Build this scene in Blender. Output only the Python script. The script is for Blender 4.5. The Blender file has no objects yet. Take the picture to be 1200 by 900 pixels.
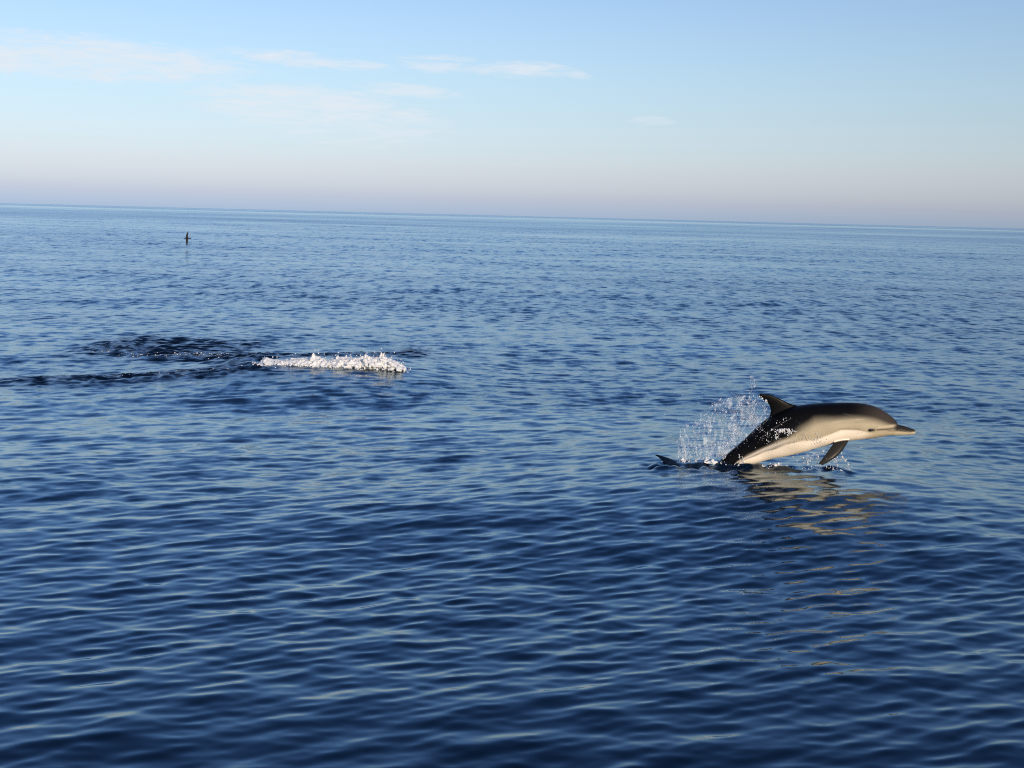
import bpy, bmesh, math, random
import numpy as np
from mathutils import Vector, Matrix

# ------------------------------------------------------------------ camera
H = 2.1                      # eye height above the water, metres
F = 1450.0                   # focal length in pixels of the 1200x900 photograph
ROLL = math.radians(1.43)
PITCH = math.atan(197.0 / (F * math.cos(ROLL)))
scene = bpy.context.scene
COL = scene.collection
fw = Vector((0, math.cos(PITCH), -math.sin(PITCH)))
up0 = Vector((0, math.sin(PITCH), math.cos(PITCH)))
rt0 = Vector((1, 0, 0))
RT = rt0 * math.cos(ROLL) + up0 * math.sin(ROLL)
UP = -rt0 * math.sin(ROLL) + up0 * math.cos(ROLL)
cam_d = bpy.data.cameras.new('camera')
cam_d.sensor_width = 36.0
cam_d.lens = 36.0 * F / 1200.0
cam_d.clip_start = 0.05
cam_d.clip_end = 200000.0
cam = bpy.data.objects.new('camera', cam_d)
COL.objects.link(cam)
M = Matrix((RT, UP, -fw)).transposed().to_4x4()
M.translation = Vector((0, 0, H))
cam.matrix_world = M
scene.camera = cam

def ray(u, v):
    d = fw + RT * ((u - 600) / F) + UP * ((450 - v) / F)
    return d.normalized()

def on_water(u, v, z=0.0):
    d = ray(u, v)
    t = (z - H) / d.z
    return Vector((0, 0, H)) + d * t

def azel(u, v):
    d = ray(u, v)
    return math.atan2(d.x, d.y), math.asin(d.z)

# ------------------------------------------------------------------ sky and sun
SUN_EL = math.radians(15.0)
SUN_AZ = math.radians(180.0 - 28.0)   # compass style from +Y towards +X: behind the viewer, to the right
sun_dir = Vector((math.sin(SUN_AZ) * math.cos(SUN_EL), math.cos(SUN_AZ) * math.cos(SUN_EL), math.sin(SUN_EL)))
world = bpy.data.worlds.new('World')
scene.world = world
world.use_nodes = True
nt = world.node_tree
for n in list(nt.nodes):
    nt.nodes.remove(n)

class NG:
    """small helper for building node graphs"""
    def __init__(self, tree):
        self.t = tree
    def n(self, kind, **kw):
        nd = self.t.nodes.new(kind)
        for k, v in kw.items():
            setattr(nd, k, v)
        return nd
    def link(self, a, b):
        self.t.links.new(a, b)
    def put(self, sock, v):
        if hasattr(v, 'is_output'):
            self.t.links.new(v, sock)
        else:
            sock.default_value = v
    def m(self, op, a, b=0.0, c=None, clamp=False):
        nd = self.n('ShaderNodeMath', operation=op, use_clamp=clamp)
        self.put(nd.inputs[0], a)
        self.put(nd.inputs[1], b)
        if c is not None:
            self.put(nd.inputs[2], c)
        return nd.outputs[0]
    def vm(self, op, a, b=(0, 0, 0)):
        nd = self.n('ShaderNodeVectorMath', operation=op)
        self.put(nd.inputs[0], a)
        self.put(nd.inputs[1], b)
        return nd.outputs[0]
    def mix(self, fac, a, b, blend='MIX'):
        nd = self.n('ShaderNodeMix', data_type='RGBA', blend_type=blend)
        self.put(nd.inputs[0], fac)
        self.put(nd.inputs[6], a)
        self.put(nd.inputs[7], b)
        return nd.outputs[2]
    def smooth(self, x, lo, hi):
        nd = self.n('ShaderNodeMapRange', interpolation_type='SMOOTHSTEP')
        self.put(nd.inputs[0], x)
        self.put(nd.inputs[1], lo)
        self.put(nd.inputs[2], hi)
        return nd.outputs[0]
    def noise(self, vec, scale, detail=3.0, rough=0.55, dist=0.0):
        nd = self.n('ShaderNodeTexNoise')
        if vec is not None:
            self.put(nd.inputs['Vector'], vec)
        nd.inputs['Scale'].default_value = scale
        nd.inputs['Detail'].default_value = detail
        nd.inputs['Roughness'].default_value = rough
        nd.inputs['Distortion'].default_value = dist
        return nd

g = NG(nt)
sky = g.n('ShaderNodeTexSky', sky_type='NISHITA')
sky.sun_disc = False
sky.sun_elevation = SUN_EL
sky.sun_rotation = SUN_AZ
sky.altitude = 0.0
sky.air_density = 1.0
sky.dust_density = 1.0
sky.ozone_density = 1.0
tc = g.n('ShaderNodeTexCoord')
sep = g.n('ShaderNodeSeparateXYZ')
g.link(tc.outputs['Generated'], sep.inputs[0])
dx_, dy_, dz_ = sep.outputs
# white balance of the picture plus the blue-grey haze that thickens towards the horizon; deeper blue overhead, added to colour the water's reflections
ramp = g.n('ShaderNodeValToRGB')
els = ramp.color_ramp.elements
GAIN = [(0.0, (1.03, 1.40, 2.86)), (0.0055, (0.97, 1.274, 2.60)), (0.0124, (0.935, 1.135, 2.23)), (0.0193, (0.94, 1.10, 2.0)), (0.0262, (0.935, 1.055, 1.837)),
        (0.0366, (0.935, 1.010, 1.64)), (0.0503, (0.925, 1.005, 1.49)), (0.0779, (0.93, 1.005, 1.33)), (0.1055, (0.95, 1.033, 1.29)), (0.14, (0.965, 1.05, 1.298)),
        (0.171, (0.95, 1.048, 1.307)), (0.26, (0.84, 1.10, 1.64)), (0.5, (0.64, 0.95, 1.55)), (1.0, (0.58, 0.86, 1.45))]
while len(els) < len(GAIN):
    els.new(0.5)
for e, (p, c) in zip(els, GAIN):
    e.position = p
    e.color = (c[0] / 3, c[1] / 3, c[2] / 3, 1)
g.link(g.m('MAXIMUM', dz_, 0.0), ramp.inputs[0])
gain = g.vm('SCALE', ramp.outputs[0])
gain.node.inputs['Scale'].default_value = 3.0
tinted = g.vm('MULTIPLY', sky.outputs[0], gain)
# thin cirrus: each wisp is a soft ellipse of azimuth and elevation broken up by stretched noise
az = g.m('ARCTAN2', dx_, dy_)
el = g.m('ARCSINE', dz_)
comb = g.n('ShaderNodeCombineXYZ')
g.link(g.m('MULTIPLY', az, 9.0), comb.inputs[0])
g.link(g.m('MULTIPLY', el, 60.0), comb.inputs[1])
nz = g.noise(comb.outputs[0], 3.6, 7.0, 0.66, 0.9)
nz2 = g.noise(comb.outputs[0], 1.1, 3.0, 0.55, 0.4)
# centre u, v, half length, half height, strength, slope of the streak
WISPS = [(70, 66, 225, 27, 0.72, 0.03), (150, 62, 110, 13, 0.40, 0.09), (-110, 58, 160, 22, 0.5, 0.02), (350, 71, 90, 11, 0.62, 0.10), (420, 77, 55, 8, 0.60, 0.04), (510, 74, 62, 12, 0.58, 0.03),
         (605, 81, 74, 11, 0.52, 0.05), (672, 86, 26, 7, 0.45, 0.2), (475, 105, 66, 9, 0.60, 0.09), (350, 124, 135, 26, 0.70, 0.06), (420, 142, 120, 26, 0.56, 0.05),
         (762, 142, 34, 7, 0.52, 0.06), (430, 168, 80, 10, 0.30, 0.03), (1330, 120, 90, 12, 0.5, 0.05), (-330, 110, 160, 20, 0.45, 0.03)]
cl = None
for (u, v, ru, rv, amp, slp) in WISPS:
    a0, e0 = azel(u, v)
    du = g.m('SUBTRACT', az, a0)
    da = g.m('DIVIDE', du, ru / F)
    de = g.m('DIVIDE', g.m('ADD', g.m('SUBTRACT', el, e0), g.m('MULTIPLY', du, slp - math.tan(ROLL))), rv / F)
    d2 = g.m('ADD', g.m('MULTIPLY', da, da), g.m('MULTIPLY', de, de))
    mk = g.m('MULTIPLY', g.smooth(d2, 1.6, 0.0), amp)
    cl = mk if cl is None else g.m('MAXIMUM', cl, mk)
tex = g.m('ADD', g.m('MULTIPLY', nz.outputs['Fac'], 1.5), g.m('MULTIPLY', nz2.outputs['Fac'], 1.0))
cover = g.smooth(g.m('ADD', cl, g.m('MULTIPLY', g.m('SUBTRACT', tex, 1.25), 0.95)), 0.15, 1.0)
cover = g.m('MULTIPLY', g.m('MULTIPLY', cover, g.smooth(cl, 0.0, 0.30)), 0.88, clamp=True)
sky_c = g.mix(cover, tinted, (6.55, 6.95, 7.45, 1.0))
bg = g.n('ShaderNodeBackground')
bg.inputs['Strength'].default_value = 0.12
out = g.n('ShaderNodeOutputWorld')
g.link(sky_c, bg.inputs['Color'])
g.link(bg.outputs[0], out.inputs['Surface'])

sun_d = bpy.data.lights.new('sun', 'SUN')
sun_d.energy = 4.0
sun_d.angle = math.radians(0.5)
sun_d.color = (1.0, 0.80, 0.56)
sun = bpy.data.objects.new('sun', sun_d)
sun.rotation_euler = (-sun_dir).to_track_quat('-Z', 'Y').to_euler()
COL.objects.link(sun)

scene.view_settings.view_transform = 'Standard'
scene.view_settings.look = 'None'
scene.view_settings.gamma = 1.0
scene.view_settings.exposure = 0.0

scene.cycles.use_denoising = False
scene.cycles.max_bounces = 6
scene.cycles.filter_width = 1.1
rng = np.random.default_rng(7)

# ------------------------------------------------------------------ helpers
def principled(name, base=(0.5, 0.5, 0.5), rough=0.5, **kw):
    m = bpy.data.materials.new(name)
    m.use_nodes = True
    b = m.node_tree.nodes['Principled BSDF']
    b.inputs['Base Color'].default_value = (*base, 1)
    b.inputs['Roughness'].default_value = rough
    for k, v in kw.items():
        b.inputs[k].default_value = v
    return m, NG(m.node_tree), b

def mesh_np(name, co, faces, smooth=True):
    """co (n,3) and faces (m,k), all faces of the same size"""
    me = bpy.data.meshes.new(name)
    co = np.ascontiguousarray(co, dtype=np.float32)
    faces = np.ascontiguousarray(faces, dtype=np.int32)
    k = faces.shape[1]
    me.vertices.add(len(co))
    me.vertices.foreach_set('co', co.ravel())
    me.loops.add(faces.size)
    me.loops.foreach_set('vertex_index', faces.ravel())
    me.polygons.add(len(faces))
    me.polygons.foreach_set('loop_start', np.arange(0, faces.size, k, dtype=np.int32))
    me.polygons.foreach_set('loop_total', np.full(len(faces), k, dtype=np.int32))
    me.update(calc_edges=True)
    if smooth:
        me.polygons.foreach_set('use_smooth', np.ones(len(faces), dtype=bool))
    return me

def link(name, me, mat, parent=None, **props):
    o = bpy.data.objects.new(name, me)
    COL.objects.link(o)
    if mat is not None:
        me.materials.append(mat)
    o.parent = parent
    for k, v in props.items():
        o[k] = v
    return o

def remeshed(name, co_list, voxel, smooth_iter=6, factor=0.5):
    """union of closed shapes [(co, quad faces), ...] into one continuous skin"""
    cos, fcs, n = [], [], 0
    for co, fc in co_list:
        cos.append(co)
        fcs.append(fc + n)
        n += len(co)
    me = mesh_np(name + '_raw', np.concatenate(cos), np.concatenate(fcs))
    o = bpy.data.objects.new(name + '_raw', me)
    COL.objects.link(o)
    r = o.modifiers.new('r', 'REMESH')
    r.mode = 'VOXEL'
    r.voxel_size = voxel
    sm = o.modifiers.new('s', 'SMOOTH')
    sm.factor = factor
    sm.iterations = smooth_iter
    dg = bpy.context.evaluated_depsgraph_get()
    res = bpy.data.meshes.new_from_object(o.evaluated_get(dg))
    bpy.data.objects.remove(o)
    bpy.data.meshes.remove(me)
    res.name = name
    res.polygons.foreach_set('use_smooth', np.ones(len(res.polygons), dtype=bool))
    return res

def loft(rings, cap=True):
    """rings (m,k,3) -> closed tube of quads (caps are fans of quads through a centre pair)"""
    rings = np.asarray(rings, dtype=np.float64)
    m, k, _ = rings.shape
    co = rings.reshape(-1, 3)
    i = np.arange(m - 1)[:, None] * k
    j = np.arange(k)[None, :]
    jn = (j + 1) % k
    f = np.stack([i + j, i + jn, i + k + jn, i + k + j], -1).reshape(-1, 4)
    extra, ff = [], []
    n = len(co)
    for base, flip in ((0, True), ((m - 1) * k, False)):
        c = rings[0 if base == 0 else m - 1].mean(0)
        extra.append(c)
        for q in range(0, k, 2):
            a_, b_, c_ = base + q, base + (q + 1) % k, base + (q + 2) % k
            ff.append([n, c_, b_, a_] if flip else [n, a_, b_, c_])
        n += 1
    return np.concatenate([co, np.array(extra)]), np.concatenate([f, np.array(ff)])

def interp_rows(tab, t):
    """Catmull-Rom through the rows of tab at parameters t in 0..len-1"""
    tab = np.asarray(tab, dtype=np.float64)
    n = len(tab)
    t = np.clip(t, 0, n - 1 - 1e-9)
    i = t.astype(int)
    u = (t - i)[:, None]
    p0, p1, p2, p3 = tab[np.maximum(i - 1, 0)], tab[i], tab[np.minimum(i + 1, n - 1)], tab[np.minimum(i + 2, n - 1)]
    return 0.5 * ((2 * p1) + (-p0 + p2) * u + (2 * p0 - 5 * p1 + 4 * p2 - p3) * u ** 2 + (-p0 + 3 * p1 - 3 * p2 + p3) * u ** 3)

def sstep(x, a_, b_):
    t = np.clip((x - a_) / (b_ - a_), 0, 1)
    return t * t * (3 - 2 * t)

# ------------------------------------------------------------------ sea
def ratio_rows(segs):
    r = [segs[0][0]]
    sp = []
    for lo, hi, k in segs:
        n = max(2, int(math.log(hi / r[-1]) / k))
        new = r[-1] * np.exp(np.arange(1, n + 1) * math.log(hi / r[-1]) / n)
        r.extend(new.tolist())
    return np.array(r)

rows = ratio_rows([(0.4, 4.0, 0.025), (4.0, 32, 0.0032), (32, 220, 0.0040), (220, 3000, 0.014), (3000, 45000, 0.05)])
spacing = np.gradient(rows)
half = math.radians(28.5)
core = np.linspace(-half, half, 850)
step = core[1] - core[0]
side, a_ = [], half
while a_ < math.pi - 0.06:
    step = min(step * 1.16, 0.1)
    a_ += step
    if a_ < math.pi - 0.03:
        side.append(a_)
side = np.array(side)
cols = np.concatenate([-side[::-1], core, side, [math.pi]])
R, A = np.meshgrid(rows.astype(np.float32), cols.astype(np.float32), indexing='ij')
X = R * np.sin(A)
Y = R * np.cos(A)
colw = np.where(np.abs(cols) <= half, 1.0, np.clip(1 - (np.abs(cols) - half) / 0.08, 0, 1)).astype(np.float32)

waves = []     # (wavelength, direction, slope amplitude, phase, is_ripple)
def add_waves(n, lo, hi, dmean, dspread, slope_rms, ripple, tilt=0.0):
    lam = lo * (hi / lo) ** ((np.arange(n) + rng.random(n)) / n)
    th = np.radians(dmean + dspread * rng.standard_normal(n))
    wgt = (lam / lo) ** tilt * (0.6 + 0.8 * rng.random(n))
    wgt *= slope_rms * math.sqrt(2) / math.sqrt((wgt ** 2).sum())
    for q in range(n):
        waves.append((lam[q], th[q], wgt[q], rng.random() * 2 * math.pi, ripple))
add_waves(76, 0.070, 0.23, 119, 12, 0.060, True, 0.1)
add_waves(54, 0.070, 0.20, 90, 17, 0.038, True, 0.1)
add_waves(30, 0.045, 0.07, 102, 30, 0.014, True)
add_waves(64, 0.23, 0.85, 104, 30, 0.050, False, -0.5)
add_waves(24, 1.1, 5.0, 96, 32, 0.019, False)
add_waves(16, 6.0, 35.0, 88, 20, 0.012, False)
add_waves(8, 50.0, 300.0, 92, 15, 0.004, False)

def lowfreq(lo, hi, n, stretch=1.0, seed=1):
    r_ = np.random.default_rng(seed)
    acc = np.zeros_like(X)
    for _ in range(n):
        lam = lo * (hi / lo) ** r_.random()
        th = r_.random() * 2 * math.pi
        k = 2 * math.pi / lam
        ok = spacing < lam / 3
        acc[ok] += np.cos(k * (math.cos(th) / stretch * X[ok] + math.sin(th) * Y[ok]) + r_.random() * 6.28)
    return acc / math.sqrt(n / 2)
patch = np.clip(0.97 + 0.15 * lowfreq(2.5, 14, 14, 2.0, 3) + 0.14 * lowfreq(15, 90, 10, 2.5, 5), 0.35, 1.7)
gust = (0.92 + 0.04 * sstep(Y, 32, 6)).astype(np.float32)    # the breeze freshens towards the viewer
patch = patch * gust
slick = lowfreq(150, 1500, 14, 3.0, 11)

# water disturbed by the swimming animals: (line on the picture) -> line on the water
def seg_field(u0, v0, u1, v1, wx, wy):
    p, q = on_water(u0, v0), on_water(u1, v1)
    dx, dy = q.x - p.x, q.y - p.y
    L2 = dx * dx + dy * dy
    t = np.clip(((X - p.x) * dx + (Y - p.y) * dy) / L2, 0, 1)
    ex = X - (p.x + t * dx)
    ey = Y - (p.y + t * dy)
    return np.exp(-(ex / wx) ** 2 - (ey / wy) ** 2)
wake = (1.0 * seg_field(130, 397, 300, 411, 0.4, 0.80) + 1.0 * seg_field(60, 430, 290, 428, 0.5, 0.46)
        + 0.9 * seg_field(300, 413, 480, 405, 0.3, 1.0) + 0.6 * seg_field(160, 389, 270, 395, 0.5, 1.0))
wake = np.clip(wake, 0, 1.25)
stir = np.clip(0.9 * seg_field(775, 541, 850, 543, 0.14, 0.22) + 0.8 * seg_field(850, 544, 915, 546, 0.12, 0.14)
               + 0.6 * seg_field(950, 546, 985, 546, 0.10, 0.12), 0, 1)
ridge = seg_field(912, 547, 938, 548.5, 0.03, 0.05)

Z = np.zeros_like(X)
DX = np.zeros_like(X)
DY = np.zeros_like(X)
lost = np.zeros(len(rows))
for lam, th, sl, ph, rip in waves:
    k = 2 * math.pi / lam
    amp = sl / k
    w = sstep(lam / spacing, 1.9, 3.0)
    lost += 0.5 * sl * sl * (1 - w * w)
    ok = np.nonzero(w > 0)[0]
    if len(ok) == 0:
        continue
    r0, r1 = ok[0], ok[-1] + 1
    s_ = slice(r0, r1)
    phase = (k * math.cos(th)) * X[s_] + (k * math.sin(th)) * Y[s_] + ph
    aw = (amp * w[s_, None] * colw[None, :]).astype(np.float32)
    if rip:
        aw = aw * patch[s_]
    Z[s_] += aw * np.cos(phase)
    sn = aw * np.sin(phase) * 0.8
    DX[s_] -= math.cos(th) * sn
    DY[s_] -= math.sin(th) * sn
# the two splashes sit at mean water level
for (u, v, rr) in ((900, 545, 2.2), (388, 428, 2.0)):
    p = on_water(u, v)
    wg = np.exp(-((X - p.x) / rr) ** 2 - ((Y - p.y) / rr) ** 2)
    w1 = np.exp(-((X - p.x) / 0.8) ** 2 - ((Y - p.y) / 0.8) ** 2)
    Z -= wg * ((Z * w1 * R).sum() / (w1 * R).sum())
# choppy, many-directional ripples where the water is stirred up
rw = np.random.default_rng(21)
for q in range(60):
    lam = 0.08 * (0.34 / 0.08) ** rw.random()
    th = rw.random() * 2 * math.pi
    k = 2 * math.pi / lam
    ok = np.nonzero((rows > 4) & (rows < 32) & (spacing * 2.2 < lam))[0]
    s_ = slice(ok[0], ok[-1] + 1)
    ph = rw.random() * 6.28
    c_ = np.cos(k * (math.cos(th) * X[s_] + math.sin(th) * Y[s_]) + ph)
    Z[s_] += (0.060 / k) * c_ * (0.9 * wake[s_] + 2.0 * stir[s_])
Z += 0.05 * wake + 0.010 * ridge
X += DX
Y += DY
band = np.exp(-(np.log(np.maximum(Y, 1) / 850) / 0.30) ** 2)
lostf = (lost[:, None] * np.clip(patch, 0.45, 1.4) ** 2 * np.clip(1 + 0.5 * slick * (R > 90), 0.3, 1.9) * (1 - 0.75 * band) * (1 - 0.35 * sstep(R, 30, 120)) + 0.075 * wake + 0.006 * stir).astype(np.float32)

nr, nc = X.shape
co = np.stack([X, Y, Z], -1).reshape(-1, 3)
i = np.arange(nr - 1, dtype=np.int32)[:, None] * nc
j = np.arange(nc, dtype=np.int32)[None, :]
jn = (j + 1) % nc
faces = np.stack([i + j, i + nc + j, i + nc + jn, i + jn], -1).reshape(-1, 4)
hub = len(co)
co = np.concatenate([co, [[0, 0, 0]]])
sea_me = mesh_np('sea', co, faces)
att = sea_me.attributes.new('ripple', 'FLOAT', 'POINT')
att.data.foreach_set('value', np.concatenate([lostf.ravel(), [0.01]]).astype(np.float32))

sea_m, q, b = principled('sea_water', (0.0016, 0.0075, 0.019), 0.05, IOR=1.333)
at = q.n('ShaderNodeAttribute', attribute_name='ripple')
# ripples too fine for the mesh widen the gloss: alpha = sqrt(2 * slope variance)
alpha = q.m('POWER', q.m('MULTIPLY', at.outputs['Fac'], 0.30), 0.25)
q.link(q.m('MAXIMUM', alpha, 0.05), b.inputs['Roughness'])
geo = q.n('ShaderNodeNewGeometry')
mp = q.n('ShaderNodeMapping')
mp.inputs['Scale'].default_value = (2.6, 0.75, 1.0)
q.link(geo.outputs['Position'], mp.inputs['Vector'])
n1 = q.noise(mp.outputs[0], 1.0, 3.0, 0.6)
mp2 = q.n('ShaderNodeMapping')
mp2.inputs['Scale'].default_value = (3.8, 5.6, 1.0)
mp2.inputs['Rotation'].default_value = (0, 0, math.radians(-14))
q.link(geo.outputs['Position'], mp2.inputs['Vector'])
n2 = q.noise(mp2.outputs[0], 1.0, 2.0, 0.55)
dv = q.vm('ADD', q.vm('SUBTRACT', n1.outputs['Color'], (0.5, 0.5, 0.5)), q.vm('SCALE', q.vm('SUBTRACT', n2.outputs['Color'], (0.5, 0.5, 0.5))))
dv.node.inputs[1].links[0].from_node.inputs['Scale'].default_value = 1.15
dv = q.vm('MULTIPLY', dv, (0.5, 1.0, 0.0))
sc_ = q.vm('SCALE', dv)
q.link(q.m('MULTIPLY', q.m('SQRT', at.outputs['Fac']), 7.5), sc_.node.inputs['Scale'])
nn = q.vm('NORMALIZE', q.vm('ADD', geo.outputs['Normal'], sc_))
# deep water below, mirror above, mixed by the viewing angle of each facet
rough_out = b.inputs['Roughness'].links[0].from_socket
deep = q.n('ShaderNodeBsdfDiffuse')
deep.inputs['Color'].default_value = (0.0008, 0.0048, 0.0135, 1)
mirror = q.n('ShaderNodeBsdfGlossy', distribution='GGX')
mirror.inputs['Color'].default_value = (0.83, 0.945, 1.0, 1)
q.link(rough_out, mirror.inputs['Roughness'])
q.link(nn, mirror.inputs['Normal'])
lw = q.n('ShaderNodeLayerWeight')
q.link(nn, lw.inputs['Normal'])
cosv = q.m('SUBTRACT', 1.0, lw.outputs['Facing'])
# rough water never turns fully edge-on: the mean facet faces the eye a little
cosv = q.m('ADD', cosv, q.m('MULTIPLY', q.m('SQRT', at.outputs['Fac']), 0.45))
fr = q.m('ADD', 0.02, q.m('MULTIPLY', 0.98, q.m('POWER', q.m('SUBTRACT', 1.0, cosv, clamp=True), 4.2)))
mx = q.n('ShaderNodeMixShader')
q.link(fr, mx.inputs[0])
q.link(deep.outputs[0], mx.inputs[1])
q.link(mirror.outputs[0], mx.inputs[2])
q.t.nodes.remove(b)
q.link(mx.outputs[0], q.t.nodes['Material Output'].inputs['Surface'])
link('sea', sea_me, sea_m, kind='structure')

ZG = Z
def water_z(x, y):
    r_, a_ = math.hypot(x, y), math.atan2(x, y)
    return float(ZG[min(np.searchsorted(rows, r_), nr - 1), min(np.searchsorted(cols, a_), nc - 1)])

# ------------------------------------------------------------------ leaping dolphin
PD = on_water(885, 543.5)
S = F / (PD - Vector((0, 0, H))).dot(fw)          # photo pixels per metre where the dolphin is
MD = Matrix((Vector((math.cos(ROLL), 0, math.sin(ROLL))), Vector((0, 1, 0)), Vector((-math.sin(ROLL), 0, math.cos(ROLL))))).transposed().to_4x4()
MD.translation = PD
def L(px, py):                                     # side-view outline -> dolphin frame (x forward, z up)
    return (px - 885.0) / S, (543.5 - py) / S

STN = [  # centre line x, y, half height, width ratio (side view, tail to beak)
    (781, 553, 2.6, 0.9), (790, 556.5, 3.6, 0.75), (802, 560, 4.8, 0.62), (816, 561, 6.0, 0.60), (832, 557, 7.4, 0.62),
    (846, 549.5, 9.2, 0.68), (859, 541, 11.4, 0.74), (875.5, 531, 14.8, 0.80), (893, 520.5, 19.8, 0.86), (911, 511, 25.0, 0.92),
    (930, 503.6, 27.2, 0.95), (948, 499.2, 26.2, 0.96), (965, 496.3, 24.8, 0.96), (980, 494.4, 23.3, 0.95), (995, 493.3, 22.2, 0.93),
    (1008, 493.3, 21.1, 0.90), (1020, 494.4, 19.1, 0.88), (1030, 496.5, 15.8, 0.90), (1037.5, 498.7, 12.7, 0.93), (1043, 500.9, 9.8, 0.98),
    (1046.5, 502.6, 7.6, 0.98), (1049.5, 503.2, 6.5, 0.95), (1057, 504.1, 5.5, 0.92), (1063, 504.8, 4.2, 0.92), (1068.5, 505.4, 3.1, 0.9), (1070.8, 505.8, 1.7, 0.8)]
tt = np.linspace(0, len(STN) - 1, 190)
sp = interp_rows(STN, tt)
cx, cz = L(sp[:, 0], sp[:, 1])
hh = sp[:, 2] / S
hw = hh * sp[:, 3]
tan = np.stack([np.gradient(cx), np.gradient(cz)], -1)
ker = np.ones(9) / 9
tp = np.pad(tan, ((4, 4), (0, 0)), mode='edge')
tan = np.stack([np.convolve(tp[:, 0], ker, 'valid'), np.convolve(tp[:, 1], ker, 'valid')], -1)
tan /= np.linalg.norm(tan, axis=1)[:, None]
nrm = np.stack([-tan[:, 1], tan[:, 0]], -1)
K = 48
ang = np.arange(K) * 2 * math.pi / K
rings = np.zeros((len(tt), K, 3))
ca, sa = np.cos(ang), np.sin(ang)
side_x = np.sign(sa) * np.abs(sa) ** 0.92
rings[:, :, 0] = cx[:, None] + nrm[:, 0:1] * hh[:, None] * ca
rings[:, :, 2] = cz[:, None] + nrm[:, 1:2] * hh[:, None] * ca
rings[:, :, 1] = hw[:, None] * side_x
parts = [loft(rings)]

def fin(sections, k=20):
    """sections: (leading x, y), (trailing x, y), lateral offset, thickness -> closed blade"""
    out_ = []
    for le, te, yy, th in sections:
        lx, lz = L(*le)
        tx, tz = L(*te)
        a_ = np.arange(k) * 2 * math.pi / k
        c_ = (1 + np.cos(a_)) / 2
        prof = np.sin(a_) * (0.55 + 0.45 * c_)
        out_.append(np.stack([tx + (lx - tx) * c_, yy + prof * th / 2, tz + (lz - tz) * c_], -1))
    sec = np.array(out_)
    m = len(sec)
    t_ = np.linspace(0, m - 1, m * 6)
    return loft(interp_rows(sec.reshape(m, -1), t_).reshape(len(t_), k, 3))

parts.append(fin([((941, 486), (897, 500), 0, 0.055), ((935, 476), (900.5, 485), 0, 0.044), ((923, 471.8), (901, 478), 0, 0.032),
                  ((911, 466), (897.5, 471.5), 0, 0.024), ((900, 461.6), (891.5, 467), 0, 0.018), ((889, 460.2), (886, 463.4), 0, 0.012)]))
parts.append(fin([((996, 505), (978, 503), -0.05, 0.04), ((989.5, 514), (975, 511), -0.105, 0.034), ((979.5, 526.5), (965.5, 522.5), -0.150, 0.026),
                  ((969, 534), (958.5, 531), -0.175, 0.020), ((958, 540), (952, 538.6), -0.19, 0.012)]))
parts.append(fin([((999, 505), (981, 503), 0.05, 0.04), ((992, 511), (978, 508.5), 0.10, 0.034), ((976, 515), (962, 511), 0.15, 0.026),
                  ((958, 518), (948, 514), 0.17, 0.020), ((940, 518.5), (935, 517), 0.18, 0.012)]))
# tail flukes: two swept blades spread sideways, one tip lifted clear of the water
ax = Vector((-1, 0, 0.06)).normalized()
lat = Vector((0.0, math.cos(0.14), math.sin(0.14)))
nf = ax.cross(lat).normalized()
tx0, tz0 = L(802, 546.5)
for sg in (-1, 1):
    secs = []
    for q_, (le, te, w_, th) in enumerate([(0.0, 0.165, 0.0, 0.036), (0.02, 0.175, 0.06, 0.030), (0.07, 0.19, 0.14, 0.025), (0.135, 0.21, 0.21, 0.019), (0.20, 0.235, 0.265, 0.013)]):
        a_ = np.arange(16) * 2 * math.pi / 16
        c_ = (1 + np.cos(a_)) / 2
        d_ = te + (le - te) * c_
        pr = np.sin(a_) * (0.55 + 0.45 * c_) * th / 2
        base = np.array([tx0, 0, tz0])
        secs.append(base + d_[:, None] * np.array(ax) + sg * w_ * np.array(lat) + pr[:, None] * np.array(nf))
    secs = np.array(secs)
    t_ = np.linspace(0, 4, 24)
    parts.append(loft(interp_rows(secs.reshape(5, -1), t_).reshape(24, 16, 3)))
dol_me = remeshed('dolphin', parts, 0.005, 2, 0.5)

# skin pattern, painted by place on the body
n = len(dol_me.vertices)
vc = np.zeros(n * 3, dtype=np.float32)
dol_me.vertices.foreach_get('co', vc)
vc = vc.reshape(-1, 3)
best = np.zeros(n, dtype=int)
bd = np.full(n, 1e9)
for q_ in range(len(tt)):
    d_ = (vc[:, 0] - cx[q_]) ** 2 + (vc[:, 2] - cz[q_]) ** 2
    m_ = d_ < bd
    bd[m_] = d_[m_]
    best[m_] = q_
off = (vc[:, 0] - cx[best]) * nrm[best, 0] + (vc[:, 2] - cz[best]) * nrm[best, 1]
th_ = off / hh[best]
ee = th_ ** 2 + (vc[:, 1] / hw[best]) ** 2
px = vc[:, 0] * S + 885
py = 543.5 - vc[:, 2] * S
sx = sp[best, 0]
rn = np.random.default_rng(5)
wob = np.zeros(n)
for _ in range(14):
    kx, kz, ky = rn.normal(0, 22, 3)
    wob += np.sin(kx * vc[:, 0] + kz * vc[:, 2] + ky * vc[:, 1] + rn.random() * 6.28) / 14 ** 0.5
strk = np.zeros(n)          # long soft streaks that follow the body
for _ in range(16):
    ks, kt, ph = rn.normal(0, 9), rn.normal(0, 11), rn.random() * 6.28
    strk += np.sin(ks * tt[best] / 14.0 + kt * th_ + ph) / 4
def lerp(a_, b_, t_):
    return a_ + (b_ - a_) * t_[:, None]
C = lambda *v: np.array(v, dtype=np.float64)
cape = np.tile(C(0.0035, 0.0035, 0.004), (n, 1))
cape = lerp(cape, C(0.040, 0.033, 0.027), sstep(sx, 990, 1030))  # browner towards the head: skin tone with some sun sheen put into it
tanp = np.tile(C(0.36, 0.31, 0.215), (n, 1))
tanp = lerp(tanp, C(0.17, 0.15, 0.12), sstep(sx, 925, 895))
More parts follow.
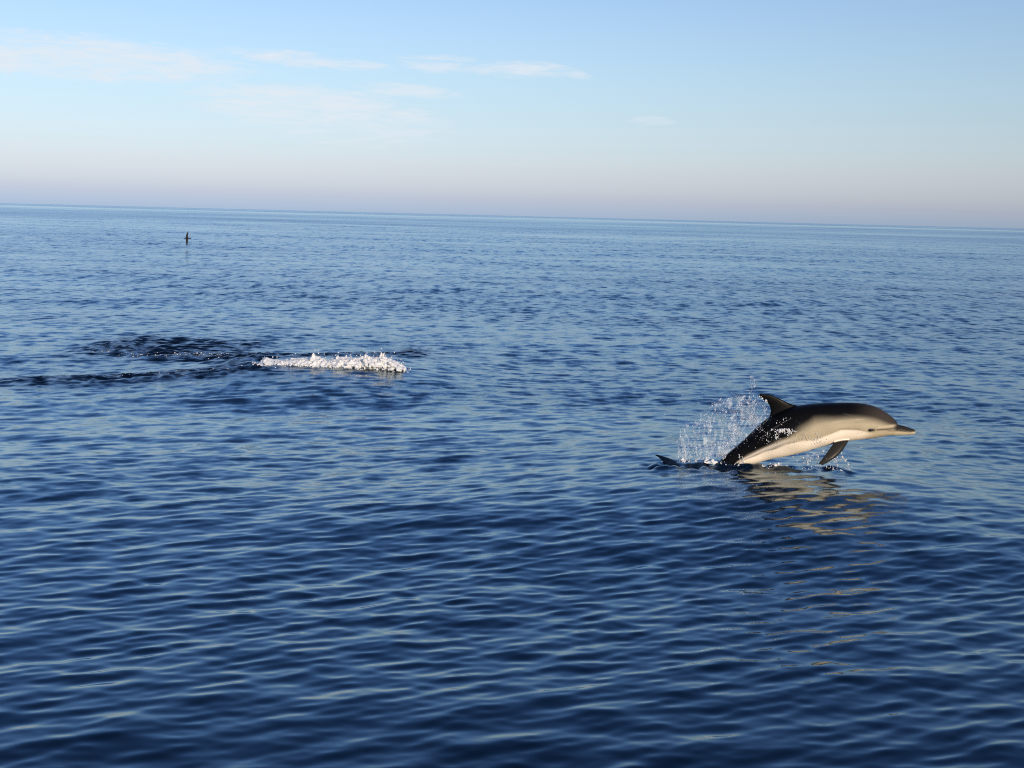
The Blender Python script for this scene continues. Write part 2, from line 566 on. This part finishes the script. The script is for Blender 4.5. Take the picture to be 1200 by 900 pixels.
bell = np.tile(C(0.78, 0.69, 0.57), (n, 1))
bell = lerp(bell, C(0.50, 0.43, 0.31), sstep(sx, 1000, 1025))
tc_ = np.interp(sx, [770, 846, 862, 875, 889, 915, 930, 950, 975, 1000, 1020, 1035, 1050], [-1.5, -0.9, -0.05, 0.10, 0.06, 0.0, 0.12, 0.36, 0.32, 0.28, 0.22, 0.18, 0.3])
tb_ = np.interp(sx, [850, 864, 900, 930, 945, 965, 978, 990, 1005, 1020, 1035], [-0.7, -0.20, -0.30, -0.34, -0.44, -0.36, -0.24, -0.30, -0.42, -0.50, -0.55])
col = lerp(bell, tanp, sstep(th_ + 0.03 * wob, tb_ - 0.07, tb_ + 0.07))
line = np.exp(-((th_ - tb_) / 0.035) ** 2) * sstep(sx, 945, 970) * sstep(sx, 1012, 1000)
col = lerp(col, C(0.70, 0.62, 0.50), 0.7 * line)
dkl = np.exp(-((th_ - tb_ - 0.09) / 0.04) ** 2) * sstep(sx, 960, 985) * sstep(sx, 1012, 1000)
col = lerp(col, C(0.20, 0.17, 0.12), 0.45 * dkl)
wid = np.interp(sx, [860, 920, 950, 1040], [0.12, 0.16, 0.32, 0.32])
col = col * (1 + 0.07 * wob)[:, None]
rear = sstep(sx, 960, 915)
col = lerp(col, C(0.16, 0.145, 0.12), 0.75 * rear * sstep(strk, 0.2, 1.1) * sstep(th_, -1.0, -0.3))
col = lerp(col, C(0.74, 0.67, 0.57), 0.6 * rear * sstep(-strk, 0.3, 1.2))
face = sstep(sx, 1004, 1034)
col = lerp(col, C(0.44, 0.37, 0.25), 0.8 * face * sstep(py, 500.0, 503.5))
col = lerp(col, cape, sstep(th_ + 0.03 * wob + 0.05 * strk * rear, tc_ - wid, tc_ + wid))
scr = np.zeros(n)
for _ in range(26):
    s0, t0, sl, tl = rn.uniform(900, 1040), rn.uniform(-0.5, 0.7), rn.normal(0, 9), rn.normal(0, 0.10)
    tpar = np.clip((sx - s0) / (sl if abs(sl) > 2 else 2.0), 0, 1)
    scr = np.maximum(scr, np.exp(-((sx - s0 - tpar * sl) / 1.2) ** 2 - ((th_ - t0 - tpar * tl) / 0.018) ** 2))
col = lerp(col, col * 0.5 + 0.06, 0.55 * scr)
def seg_d(x0, y0, x1, y1):
    t_ = np.clip(((px - x0) * (x1 - x0) + (py - y0) * (y1 - y0)) / ((x1 - x0) ** 2 + (y1 - y0) ** 2), 0, 1)
    return np.hypot(px - x0 - t_ * (x1 - x0), py - y0 - t_ * (y1 - y0))
head = sstep(sx, 1000, 1010)
col = lerp(col, C(0.46, 0.39, 0.28), 0.75 * head * np.exp(-(seg_d(1024, 498, 1046, 496.2) / 1.5) ** 2))
col = lerp(col, C(0.035, 0.030, 0.026), 0.9 * head * np.exp(-(seg_d(1012, 500.4, 1018, 500.6) / 2.0) ** 2))
col = lerp(col, C(0.06, 0.05, 0.04), 0.85 * head * np.exp(-(seg_d(1022, 500.4, 1046, 499.8) / 1.2) ** 2))
ml = np.interp(px, [1028, 1036, 1046, 1058, 1066, 1070], [501.2, 501.8, 502.6, 504.0, 504.9, 505.4])
upj = sstep(px, 1040, 1048) * sstep(py, ml + 0.4, ml - 0.4)
col = lerp(col, C(0.018, 0.016, 0.015), 0.95 * upj * sstep(px, 1070, 1067.5))
col = lerp(col, C(0.03, 0.025, 0.022), 0.8 * sstep(px, 1030, 1038) * sstep(px, 1067, 1063) * np.exp(-((py - ml - 0.5) / 0.55) ** 2))
app = sstep(ee, 1.06, 1.22)
isflip = (px > 940) & (px < 1002) & (py > 500)
fcol = np.where(isflip[:, None], C(0.014, 0.013, 0.012), C(0.002, 0.002, 0.0022))
col = lerp(col, np.broadcast_to(fcol, col.shape) * 1.0, app * ((px < 1002)))
col = np.clip(col, 0, 1)
ca_ = dol_me.color_attributes.new('skin', 'FLOAT_COLOR', 'POINT')
ca_.data.foreach_set('color', np.concatenate([col, np.ones((n, 1))], 1).astype(np.float32).ravel())
skin_m, q, b = principled('dolphin_skin', (0.3, 0.3, 0.3), 0.28, IOR=1.35)
at = q.n('ShaderNodeAttribute', attribute_name='skin')
tcn = q.n('ShaderNodeTexCoord')
nzs = q.noise(tcn.outputs['Object'], 55.0, 4.0, 0.6)
q.link(q.mix(0.08, at.outputs['Color'], q.mix(1.0, at.outputs['Color'], q.m('MULTIPLY', nzs.outputs['Fac'], 2.0), 'MULTIPLY')), b.inputs['Base Color'])
nzr = q.noise(tcn.outputs['Object'], 16.0, 3.0, 0.5)
q.link(q.m('ADD', q.m('MULTIPLY', nzr.outputs['Fac'], 0.35), 0.35), b.inputs['Roughness'])
b.inputs['Specular IOR Level'].default_value = 0.08
b.inputs['Coat Weight'].default_value = 0.10
b.inputs['Coat Roughness'].default_value = 0.24
b.inputs['Coat IOR'].default_value = 1.33
bp = q.n('ShaderNodeBump')
bp.inputs['Strength'].default_value = 0.12
bp.inputs['Distance'].default_value = 0.01
q.link(nzr.outputs['Fac'], bp.inputs['Height'])
q.link(bp.outputs[0], b.inputs['Normal'])
dol = link('dolphin', dol_me, skin_m)
dol.matrix_world = MD
dol['label'] = 'dark-backed dolphin with tan flank and pale belly leaping out of the water'
dol['category'] = 'dolphin'

def blob_mesh(name, cen, rad, stretch=None, sdir=None, fine=True, jitter=0.0, seed=0):
    """many small closed drops in one mesh"""
    r_ = np.random.default_rng(seed)
    if fine:
        t_ = (1 + 5 ** 0.5) / 2
        V = np.array([(-1, t_, 0), (1, t_, 0), (-1, -t_, 0), (1, -t_, 0), (0, -1, t_), (0, 1, t_), (0, -1, -t_), (0, 1, -t_), (t_, 0, -1), (t_, 0, 1), (-t_, 0, -1), (-t_, 0, 1)], dtype=float)
        V /= np.linalg.norm(V[0])
        Fc = np.array([(0, 11, 5), (0, 5, 1), (0, 1, 7), (0, 7, 10), (0, 10, 11), (1, 5, 9), (5, 11, 4), (11, 10, 2), (10, 7, 6), (7, 1, 8), (3, 9, 4), (3, 4, 2), (3, 2, 6), (3, 6, 8), (3, 8, 9), (4, 9, 5), (2, 4, 11), (6, 2, 10), (8, 6, 7), (9, 8, 1)])
    else:
        V = np.array([(1, 0, 0), (-1, 0, 0), (0, 1, 0), (0, -1, 0), (0, 0, 1), (0, 0, -1)], dtype=float)
        Fc = np.array([(0, 2, 4), (2, 1, 4), (1, 3, 4), (3, 0, 4), (2, 0, 5), (1, 2, 5), (3, 1, 5), (0, 3, 5)])
    cen = np.asarray(cen, dtype=float)
    rad = np.asarray(rad, dtype=float)
    m = len(cen)
    P = V[None] * rad[:, None, None]
    if jitter:
        P = P * (1 + jitter * r_.standard_normal((m, len(V), 1)))
    if stretch is not None:
        d_ = np.asarray(sdir, dtype=float)
        d_ = d_ / (np.linalg.norm(d_, axis=1)[:, None] + 1e-9)
        pr = (P * d_[:, None, :]).sum(-1)
        P = P + pr[..., None] * d_[:, None, :] * (np.asarray(stretch)[:, None, None] - 1)
    P = P + cen[:, None, :]
    Fa = Fc[None] + (np.arange(m) * len(V))[:, None, None]
    return mesh_np(name, P.reshape(-1, 3), Fa.reshape(-1, 3))

# eyes
eye_m, q, b = principled('eye_black', (0.004, 0.004, 0.005), 0.08)
iq = int(np.argmin(np.abs(sp[:, 0] - 1013.5)))
for sg in (-1, 1):
    ex, ez = L(1013.5, 500.4)
    tq = ((ez - cz[iq]) / hh[iq])
    bm = bmesh.new()
    bmesh.ops.create_uvsphere(bm, u_segments=14, v_segments=10, radius=0.018)
    bmesh.ops.scale(bm, vec=(1.35, 0.7, 0.8), verts=bm.verts)
    bmesh.ops.translate(bm, vec=(ex, sg * (hw[iq] * math.sqrt(max(0, 1 - tq * tq)) - 0.004), ez), verts=bm.verts)
    me = bpy.data.meshes.new('eye')
    bm.to_mesh(me)
    bm.free()
    link('eye', me, eye_m, dol)

# ------------------------------------------------------------------ water thrown up behind the dolphin
drop_m, q, b = principled('spray_water', (0.90, 0.94, 0.97), 0.18, IOR=1.333)
b.inputs['Transmission Weight'].default_value = 0.78
foam_m, q, b = principled('foam', (0.57, 0.58, 0.59), 0.5)
b.inputs['Subsurface Weight'].default_value = 0.25
b.inputs['Subsurface Radius'].default_value = (0.02, 0.03, 0.04)
tcn = q.n('ShaderNodeTexCoord')
nzf = q.noise(tcn.outputs['Object'], 28.0, 4.0, 0.6)
bp = q.n('ShaderNodeBump')
bp.inputs['Strength'].default_value = 0.3
bp.inputs['Distance'].default_value = 0.02
q.link(nzf.outputs['Fac'], bp.inputs['Height'])
q.link(bp.outputs[0], b.inputs['Normal'])

rs = np.random.default_rng(33)
def LP(pxy, y):
    pxy = np.asarray(pxy, dtype=float)
    x_, z_ = L(pxy[:, 0], pxy[:, 1])
    return np.stack([x_, np.broadcast_to(y, x_.shape), z_], -1)
def along(pts, m, spread, y0, y1, r0, r1, st=2.0):
    """beads strung along a thrown jet"""
    t_ = np.sort(rs.random(m)) * (len(pts) - 1)
    c_ = interp_rows(pts, t_)
    d_ = interp_rows(pts, np.minimum(t_ + 0.05, len(pts) - 1)) - interp_rows(pts, np.maximum(t_ - 0.05, 0))
    c_ = c_ + rs.standard_normal(c_.shape) * spread
    cen = LP(c_, y0 + (y1 - y0) * rs.random(m))
    rad = 0.42 * (r0 + (r1 - r0) * rs.random(m) ** 2.6) / S
    return cen, rad, 1 + (st - 1) * rs.random(m), np.stack([d_[:, 0], 0 * d_[:, 0], -d_[:, 1]], -1)
jets = [([(798, 536), (795, 523), (799, 510), (806, 490)], 70, 1.2, 0.35, 1.4), ([(803, 537), (801, 527), (799, 518)], 40, 0.8, 0.4, 1.3),
        ([(846, 536), (852, 520), (861, 500), (872, 480), (879, 455), (881, 442)], 240, 1.2, 0.3, 1.3),
        ([(846, 536), (850, 527), (856, 514), (864, 498)], 110, 0.5, 0.4, 1.1),
        ([(820, 536), (813, 512), (815, 496), (828, 482), (846, 470), (864, 466)], 130, 1.3, 0.25, 1.0),
        ([(838, 505), (832, 497), (831, 486), (837, 477)], 60, 1.0, 0.3, 1.1), ([(847, 496), (848, 489), (847, 480)], 25, 0.7, 0.4, 1.2),
        ([(884, 500), (880, 488), (881, 474), (886, 466)], 110, 2.2, 0.3, 1.4), ([(893, 495), (897, 486), (894, 474)], 80, 2.2, 0.3, 1.2),
        ([(868, 512), (862, 500), (860, 486), (866, 474)], 90, 2.5, 0.25, 1.2), ([(808, 538), (812, 530), (810, 520)], 40, 1.2, 0.35, 1.2),
        ([(828, 538), (834, 530), (838, 517)], 50, 1.6, 0.3, 1.1)]
acc = []
for pts, m, spd, r0, r1 in jets:
    acc.append(along(pts, m, spd, -0.10, 0.12, r0 * 0.8, r1, 7.0))
# loose drops through the whole plume
CL = [(rs.normal(0, 0.35), rs.normal(0, 0.22), rs.random() * 6.28) for _ in range(9)]
def in_plume(m):
    out_ = []
    while len(out_) < m:
        p_ = rs.random((m, 2)) * (110, 88) + (790, 452)
        ex_ = (p_[:, 0] - 862) / 48
        ey_ = (p_[:, 1] - 512) / 50
        ang_ok = (ex_ ** 2 + ey_ ** 2 < 1) & (p_[:, 1] < 540)
        back = np.interp(p_[:, 0], [842, 853, 865, 874, 886, 895, 900, 905], [538, 531, 522, 511, 502, 494, 488, 470])
        cl_ = sum(np.sin(p_[:, 0] * kx_ + p_[:, 1] * ky_ + ph_) for kx_, ky_, ph_ in CL) / 2.5
        ok = ang_ok & (p_[:, 1] < back + 2) & (rs.random(m) < sstep(cl_, -0.6, 1.0)) & (rs.random(m) < 0.25 + 0.75 * np.exp(-((p_[:, 0] - 878) / 20) ** 2 - ((p_[:, 1] - 485) / 22) ** 2))
        out_.extend(p_[ok].tolist())
    return np.array(out_[:m])
p_ = in_plume(300)
acc.append((LP(p_, rs.normal(0.02, 0.09, len(p_))), (0.14 + 0.75 * rs.random(len(p_)) ** 4) / S, 1 + rs.random(len(p_)), np.stack([rs.normal(0, 1, len(p_)), 0 * p_[:, 0], 1 + rs.random(len(p_))], -1)))
# stray drops thrown wide
p_ = np.stack([rs.normal(850, 32, 90), rs.normal(490, 24, 90)], -1)
p_ = p_[p_[:, 1] < 530]
acc.append((LP(p_, rs.normal(0.0, 0.15, len(p_))), (0.2 + 0.5 * rs.random(len(p_)) ** 2) / S, np.ones(len(p_)), np.ones((len(p_), 3))))
cen, rad, st, sd = (np.concatenate(z_) for z_ in zip(*acc))
splash = bpy.data.objects.new('splash', None)
COL.objects.link(splash)
splash.matrix_world = MD
splash['label'] = 'spray of water drops thrown up behind the leaping dolphin'
splash['category'] = 'splash'
link('droplets', blob_mesh('droplets', cen, rad, st, sd, True, 0.12, 1), drop_m, splash, kind='stuff')
p_ = in_plume(9000)
link('mist', blob_mesh('mist', LP(p_, rs.normal(0.03, 0.10, len(p_))), (0.10 + 0.12 * rs.random(len(p_))) / S, None, None, False), drop_m, splash, kind='stuff')

def lumps(name, cen, rad, voxel, it=2):
    me = blob_mesh(name + '_src', cen, rad, None, None, True, 0.15, 3)
    o = bpy.data.objects.new(name + '_src', me)
    COL.objects.link(o)
    r_ = o.modifiers.new('r', 'REMESH')
    r_.mode = 'VOXEL'
    r_.voxel_size = voxel
    if it:
        sm = o.modifiers.new('s', 'SMOOTH')
        sm.iterations = it
    res = bpy.data.meshes.new_from_object(o.evaluated_get(bpy.context.evaluated_depsgraph_get()))
    bpy.data.objects.remove(o)
    bpy.data.meshes.remove(me)
    res.name = name
    res.polygons.foreach_set('use_smooth', np.ones(len(res.polygons), dtype=bool))
    return res

# strings of water drawn out along the throw
paths = [p_[0] for p_ in jets]
base_pts = [(798, 538), (806, 539), (822, 538), (834, 537), (846, 535), (855, 527), (866, 517), (878, 506), (890, 497)]
for q_ in range(46):
    bx, by = base_pts[rs.integers(len(base_pts))]
    bx, by = bx + rs.normal(0, 3), by + rs.normal(0, 2)
    t0 = rs.random() * 0.6
    ln = 10 + 30 * rs.random()
    dxp = rs.normal(0.15 if bx > 840 else -0.1, 0.35)
    pts = [(bx + dxp * ln * k_ + rs.normal(0, 0.8), by - ln * (k_ + t0) + 8 * k_ * k_) for k_ in (0, 0.33, 0.66, 1.0)]
    paths.append(pts)
sv, sf, nb = [], [], 0
for pts in paths:
    m = 46
    t_ = np.linspace(0, len(pts) - 1, m)
    c_ = interp_rows(pts, t_)
    for k_ in range(3):
        c_[:, 0] += 0.35 * np.sin(t_ * rs.normal(0, 6) + rs.random() * 6)
    rad_ = np.abs(0.10 + 0.20 * np.sin(t_ * rs.normal(0, 9) + rs.random() * 6) * np.sin(t_ * rs.normal(0, 5) + 1)) * (1 - 0.5 * t_ / t_[-1])
    cen_ = LP(c_, rs.normal(0.0, 0.06))
    a6 = np.arange(6) * math.pi / 3
    rr = cen_[:, None, :] + (rad_ / S)[:, None, None] * np.stack([np.cos(a6), np.sin(a6), 0 * a6], -1)[None]
    co_, fc_ = loft(rr)
    sv.append(co_)
    sf.append(fc_ + nb)
    nb += len(co_)
link('water_strands', mesh_np('water_strands', np.concatenate(sv), np.concatenate(sf)), drop_m, splash, kind='stuff')
# torn films of water: thin crumpled sheets with holes
def film(name, bot, top, y_b, y_t, seed, nu=70, nv=60, thr=-0.15):
    r_ = np.random.default_rng(seed)
    uu, vv = np.meshgrid(np.linspace(0, 1, nu), np.linspace(0, 1, nv), indexing='ij')
    pb = interp_rows(bot, np.linspace(0, len(bot) - 1, nu))
    pt = interp_rows(top, np.linspace(0, len(top) - 1, nu))
    P = pb[:, None, :] + (pt - pb)[:, None, :] * vv[..., None]
    nzv = np.zeros_like(uu)
    dep = np.zeros_like(uu)
    for _ in range(18):
        a_, b_2, p2 = r_.normal(0, 22), r_.normal(0, 11), r_.random() * 6.28
        nzv += np.sin(a_ * uu + b_2 * vv + p2) / 3
        a_, b_2, p2 = r_.normal(0, 14), r_.normal(0, 9), r_.random() * 6.28
        dep += np.sin(a_ * uu + b_2 * vv + p2) / 3
    x_, z_ = L(P[..., 0] + 0.8 * nzv, P[..., 1] + 0.8 * dep)
    co_ = np.stack([x_, y_b + (y_t - y_b) * vv + 0.012 * dep, z_], -1).reshape(-1, 3)
    keep = (nzv - 1.5 * (vv - 0.45) - 1.2 * np.abs(uu - 0.5) + 0.2 > thr)[:-1, :-1].ravel()
    i_ = (np.arange(nu - 1)[:, None] * nv + np.arange(nv - 1)[None, :]).ravel()[keep]
    return mesh_np(name, co_, np.stack([i_, i_ + nv, i_ + nv + 1, i_ + 1], -1))
film_m, q, b = principled('water_film', (0.85, 0.90, 0.95), 0.12, IOR=1.333)
tr = q.n('ShaderNodeBsdfTransparent')
mxs = q.n('ShaderNodeMixShader')
nfl = q.noise(q.n('ShaderNodeTexCoord').outputs['Object'], 26.0, 6.0, 0.75, 1.2)
q.link(q.m('MULTIPLY', q.smooth(nfl.outputs['Fac'], 0.36, 0.75), 0.5), mxs.inputs[0])
q.link(tr.outputs[0], mxs.inputs[1])
q.link(b.outputs[0], mxs.inputs[2])
q.link(mxs.outputs[0], q.t.nodes['Material Output'].inputs['Surface'])
for bot, top, yb, yt, sd_ in [([(846, 537), (856, 528), (868, 517), (880, 507), (896, 494)], [(826, 486), (840, 474), (858, 466), (876, 464), (893, 466)], 0.0, 0.06, 3),
                              ([(815, 540), (824, 540), (836, 539), (848, 537)], [(812, 498), (822, 484), (838, 474), (856, 468)], 0.05, 0.10, 8),
                              ([(792, 540), (797, 540), (803, 540), (808, 540)], [(793, 512), (798, 500), (804, 496), (808, 508)], -0.02, 0.02, 5),
                              ([(940, 529), (955, 526), (968, 523)], [(938, 543), (950, 546), (962, 544)], -0.10, -0.12, 9)]:
    link('water_film', film('water_film', bot, top, yb, yt, sd_), film_m, splash)

# boiling water and foam where the tail stock goes in, and clinging to the flank
c_, r_ = [], []
for (u0, v0, u1, v1, m, rr, y0, y1) in [(794, 539, 850, 541.5, 110, 1.2, -0.14, 0.10), (822, 539, 836, 541, 70, 1.6, -0.15, -0.02), (797, 536, 801, 540, 25, 1.4, -0.08, 0.0),
                                        (858, 542, 908, 545, 150, 1.1, -0.19, -0.10), (900, 541, 916, 545, 70, 1.5, -0.20, -0.10), (955, 544, 990, 546, 50, 0.9, -0.24, -0.14)]:
    t_ = rs.random(m)
    uv = np.stack([u0 + (u1 - u0) * t_ + rs.normal(0, 1.5, m), v0 + (v1 - v0) * t_ - np.abs(rs.normal(0, 1.6, m))], -1)
    c_.append(LP(uv, y0 + (y1 - y0) * rs.random(m)))
    r_.append(rr * (0.4 + 0.9 * rs.random(m) ** 2) / S)
link('churned_foam', lumps('churned_foam', np.concatenate(c_), np.concatenate(r_), 0.006), foam_m, splash, kind='stuff')

def flank_y(u, v):
    x_, z_ = L(u, v)
    k_ = int(np.argmin((cx - x_) ** 2 + (cz - z_) ** 2))
    t_ = ((x_ - cx[k_]) * nrm[k_, 0] + (z_ - cz[k_]) * nrm[k_, 1]) / hh[k_]
    return -hw[k_] * math.sqrt(max(0.0, 1 - t_ * t_))
fl = []
for (u, v, su, sv, m, rr) in [(914, 501, 5, 1.6, 60, 1.0), (905, 506, 2.0, 3.5, 30, 0.7), (913, 490, 5, 3, 16, 0.6), (935, 506, 14, 5, 80, 0.38), (950, 510, 8, 3, 46, 0.45),
                              (890, 505, 5, 4, 34, 0.45), (896, 512, 2, 7, 30, 0.42), (945, 516, 10, 3, 30, 0.5), (867, 536, 2, 4, 18, 0.6), (963, 540, 2, 1.5, 6, 0.7)]:
    for _ in range(m):
        uu, vv = rs.normal(u, su), rs.normal(v, sv)
        fl.append((uu, vv, flank_y(uu, vv) - 0.004, rr * (0.35 + 0.9 * rs.random() ** 2) / S))
for _ in range(14):   # beads on the dorsal fin
    t_ = rs.random()
    fl.append((887 + 10 * t_ + rs.normal(0, 1), 463 + 9 * t_ + rs.normal(0, 1.2), -0.014, (0.3 + 0.5 * rs.random()) / S))
for _ in range(140):  # water running off the belly and flipper
    uu = rs.normal(955, 17)
    fl.append((uu, 527 + 18 * rs.random() - (uu - 955) * 0.12, rs.normal(-0.12, 0.06), (0.2 + 0.7 * rs.random() ** 3) / S))
for _ in range(70):
    a_ = rs.random() * math.pi * 0.8
    fl.append((978 + 11 * math.cos(a_) + rs.normal(0, 0.8), 545 - 16 * math.sin(a_) * rs.random() ** 0.4, rs.normal(-0.18, 0.03), (0.2 + 0.5 * rs.random() ** 2) / S))
fl = np.array(fl)
x_, z_ = L(fl[:, 0], fl[:, 1])
link('clinging_drops', blob_mesh('clinging_drops', np.stack([x_, fl[:, 2], z_], -1), fl[:, 3], 1 + 1.2 * rs.random(len(fl)), np.stack([rs.normal(0.4, 0.5, len(fl)), 0 * x_, -np.ones(len(fl))], -1), True, 0.1, 4), foam_m, splash, kind='stuff')

# ------------------------------------------------------------------ foam left by a second animal
PF = on_water(388, 428.0)
SF = F / (PF - Vector((0, 0, H))).dot(fw)
zf = water_z(PF.x, PF.y)
TOP = np.array([(304, 426), (308, 421), (312, 419.5), (320, 421.5), (330, 422), (338, 420.5), (352, 418.8), (361, 420.5), (366, 415.5), (372, 416), (378, 419), (384, 422), (390, 418.5),
                (400, 416.5), (410, 417.6), (418, 417), (428, 414), (440, 415.5), (447, 413.5), (455, 415.5), (463, 418), (470, 422), (474, 426)])
rf = np.random.default_rng(12)
c_, r_ = [], []
FXa, FXb = math.cos(ROLL), math.sin(ROLL)
def fz(xl, yl):                   # water level under a point of the foam, in the foam's own frame
    return water_z(PF.x + xl, PF.y + yl) - xl * FXb
for _ in range(5200):
    u = 303 + 171 * rf.random()
    top = (427.5 - np.interp(u, TOP[:, 0], TOP[:, 1])) / SF
    xl = (u - 388) / SF
    yl = rf.normal(0.02, 0.065)
    fall = math.exp(-((yl - 0.02) / 0.10) ** 2)
    hgt = (rf.random() ** 0.75) * top * (0.25 + 0.75 * fall)
    rad = (0.009 + 0.017 * rf.random() ** 2)
    c_.append((xl, yl, max(-0.01, hgt - rad * 0.7) + 0.6 * fz(xl, yl)))
    r_.append(rad)
for _ in range(420):              # solid heart of the burst
    u = 310 + 158 * rf.random()
    top = (427.5 - np.interp(u, TOP[:, 0], TOP[:, 1])) / SF
    xl, yl = (u - 388) / SF, rf.normal(0, 0.06)
    rad = 0.024 + 0.016 * rf.random()
    c_.append((xl, yl, max(0.0, rf.random() * top * 0.85 - rad * 0.8) + 0.6 * fz(xl, yl)))
    r_.append(rad)
for _ in range(900):              # thin froth spreading on the water round it
    u = 296 + 184 * rf.random()
    xl, yl = (u - 388) / SF, rf.normal(0.02, 0.12)
    c_.append((xl, yl, fz(xl, yl) - 0.002))
    r_.append(0.006 + 0.010 * rf.random() ** 2)
for (u, v0, v1) in [(366, 419, 411.5), (367.5, 418, 413), (446, 418, 411), (449, 417, 412.5), (428, 418, 413), (405, 419, 415), (395, 419, 415.5), (311, 422, 418)]:
    for t_ in np.linspace(0, 1, 9):
        c_.append(((u + (t_ * 1.5) - 388) / SF, rf.normal(0, 0.02), (427.5 - (v0 + (v1 - v0) * t_)) / SF))
        r_.append(0.020 * (1.1 - 0.75 * t_))
foam = bpy.data.objects.new('foam_splash', None)
COL.objects.link(foam)
MF = MD.copy()
MF.translation = Vector((PF.x, PF.y, 0.0))
foam.matrix_world = MF
foam['label'] = 'long low burst of white foam where another animal has just dived'
foam['category'] = 'foam'
link('foam_crest', lumps('foam_crest', c_, r_, 0.008, 4), foam_m, foam, kind='stuff')
m = 260
u = 303 + 172 * rf.random(m)
top = (427.5 - np.interp(u, TOP[:, 0], TOP[:, 1])) / SF
cen = np.stack([(u - 388) / SF, rf.normal(0, 0.12, m), np.abs(top * (0.7 + 0.45 * rf.standard_normal(m)))], -1)
link('foam_drops', blob_mesh('foam_drops', cen, 0.003 + 0.009 * rf.random(m) ** 2, None, None, True, 0.1, 6), foam_m, foam, kind='stuff')
# flecks of foam on the churned water of its track
c_, r_ = [], []
for (u0, v0, u1, v1, m, sv) in [(140, 404, 200, 406, 40, 0.8), (195, 405, 265, 408, 90, 0.9), (90, 398, 150, 402, 10, 0.8), (120, 429, 300, 428, 26, 1.0), (296, 425, 312, 428, 25, 1.0)]:
    for _ in range(m):
        t_ = rf.random()
        p = on_water(u0 + (u1 - u0) * t_ + rf.normal(0, 3), v0 + (v1 - v0) * t_ + rf.normal(0, sv))
        c_.append((p.x, p.y, water_z(p.x, p.y) + 0.004))
        r_.append(0.004 + 0.010 * rf.random() ** 3)
fk = link('foam_flecks', blob_mesh('foam_flecks', c_, r_, np.full(len(c_), 0.5), np.tile([0, 0, 1.0], (len(c_), 1)), True, 0.2, 8), foam_m, kind='stuff')
fk['label'] = 'scattered flecks of foam on the dark choppy track beside the foam burst'
fk['category'] = 'foam'

# ------------------------------------------------------------------ seabird banking low over the sea
SB = 22.5
dB = F / SB
PB = Vector((0, 0, H)) + ray(219.5, 279.3) * (dB / ray(219.5, 279.3).dot(fw))
def ell_loft(table, k=14):
    """table: x, y, z, radius a, radius b along +X"""
    t_ = np.linspace(0, len(table) - 1, len(table) * 5)
    tb = interp_rows(table, t_)
    a_ = np.arange(k) * 2 * math.pi / k
    rr = np.stack([np.repeat(tb[:, 0:1], k, 1), tb[:, 1:2] + tb[:, 3:4] * np.cos(a_), tb[:, 2:3] + tb[:, 4:5] * np.sin(a_)], -1)
    return loft(rr)
bird = [ell_loft([(-0.20, 0, 0.000, 0.004, 0.004), (-0.165, 0, 0.002, 0.010, 0.010), (-0.14, 0, 0.006, 0.026, 0.026), (-0.10, 0, 0.004, 0.034, 0.034), (-0.03, 0, 0, 0.046, 0.046),
                  (0.05, 0, 0, 0.040, 0.040), (0.12, 0, 0.002, 0.022, 0.026), (0.17, 0, 0.002, 0.010, 0.034), (0.20, 0, 0.002, 0.005, 0.030)])]
def wing(secs, k=14):
    out_ = []
    for (xl, xt, y_, z_, th) in secs:
        a_ = np.arange(k) * 2 * math.pi / k
        c_ = (1 + np.cos(a_)) / 2
        out_.append(np.stack([xt + (xl - xt) * c_, y_ + np.sin(a_) * th / 2, np.full(k, z_)], -1))
    sec = np.array(out_)
    t_ = np.linspace(0, len(sec) - 1, len(sec) * 6)
    return loft(interp_rows(sec.reshape(len(sec), -1), t_).reshape(len(t_), k, 3))
bird.append(wing([(-0.075, 0.055, 0, 0.0, 0.03), (-0.075, 0.050, 0.01, 0.08, 0.026), (-0.062, 0.045, 0.03, 0.18, 0.02), (-0.020, 0.055, 0.05, 0.28, 0.016), (0.035, 0.060, 0.06, 0.36, 0.012)]))
bird.append(wing([(-0.075, 0.055, 0, 0.0, 0.03), (-0.085, 0.040, 0.01, -0.09, 0.026), (-0.090, 0.022, 0.02, -0.20, 0.02), (-0.080, 0.000, 0.03, -0.31, 0.016), (-0.060, -0.035, 0.03, -0.40, 0.012)]))
bird_m, q, b = principled('dark_plumage', (0.010, 0.009, 0.008), 0.75)
tcn = q.n('ShaderNodeTexCoord')
nzb = q.noise(tcn.outputs['Object'], 30.0, 2.0)
q.link(q.mix(nzb.outputs['Fac'], (0.002, 0.002, 0.002, 1), (0.006, 0.005, 0.004, 1)), b.inputs['Base Color'])
bo = link('seabird', remeshed('seabird', bird, 0.007, 3), bird_m)
MB = MD.copy()
MB.translation = PB
bo.matrix_world = MB
bo['label'] = 'dark seabird banking on edge with one wing tip near the sea'
bo['category'] = 'bird'
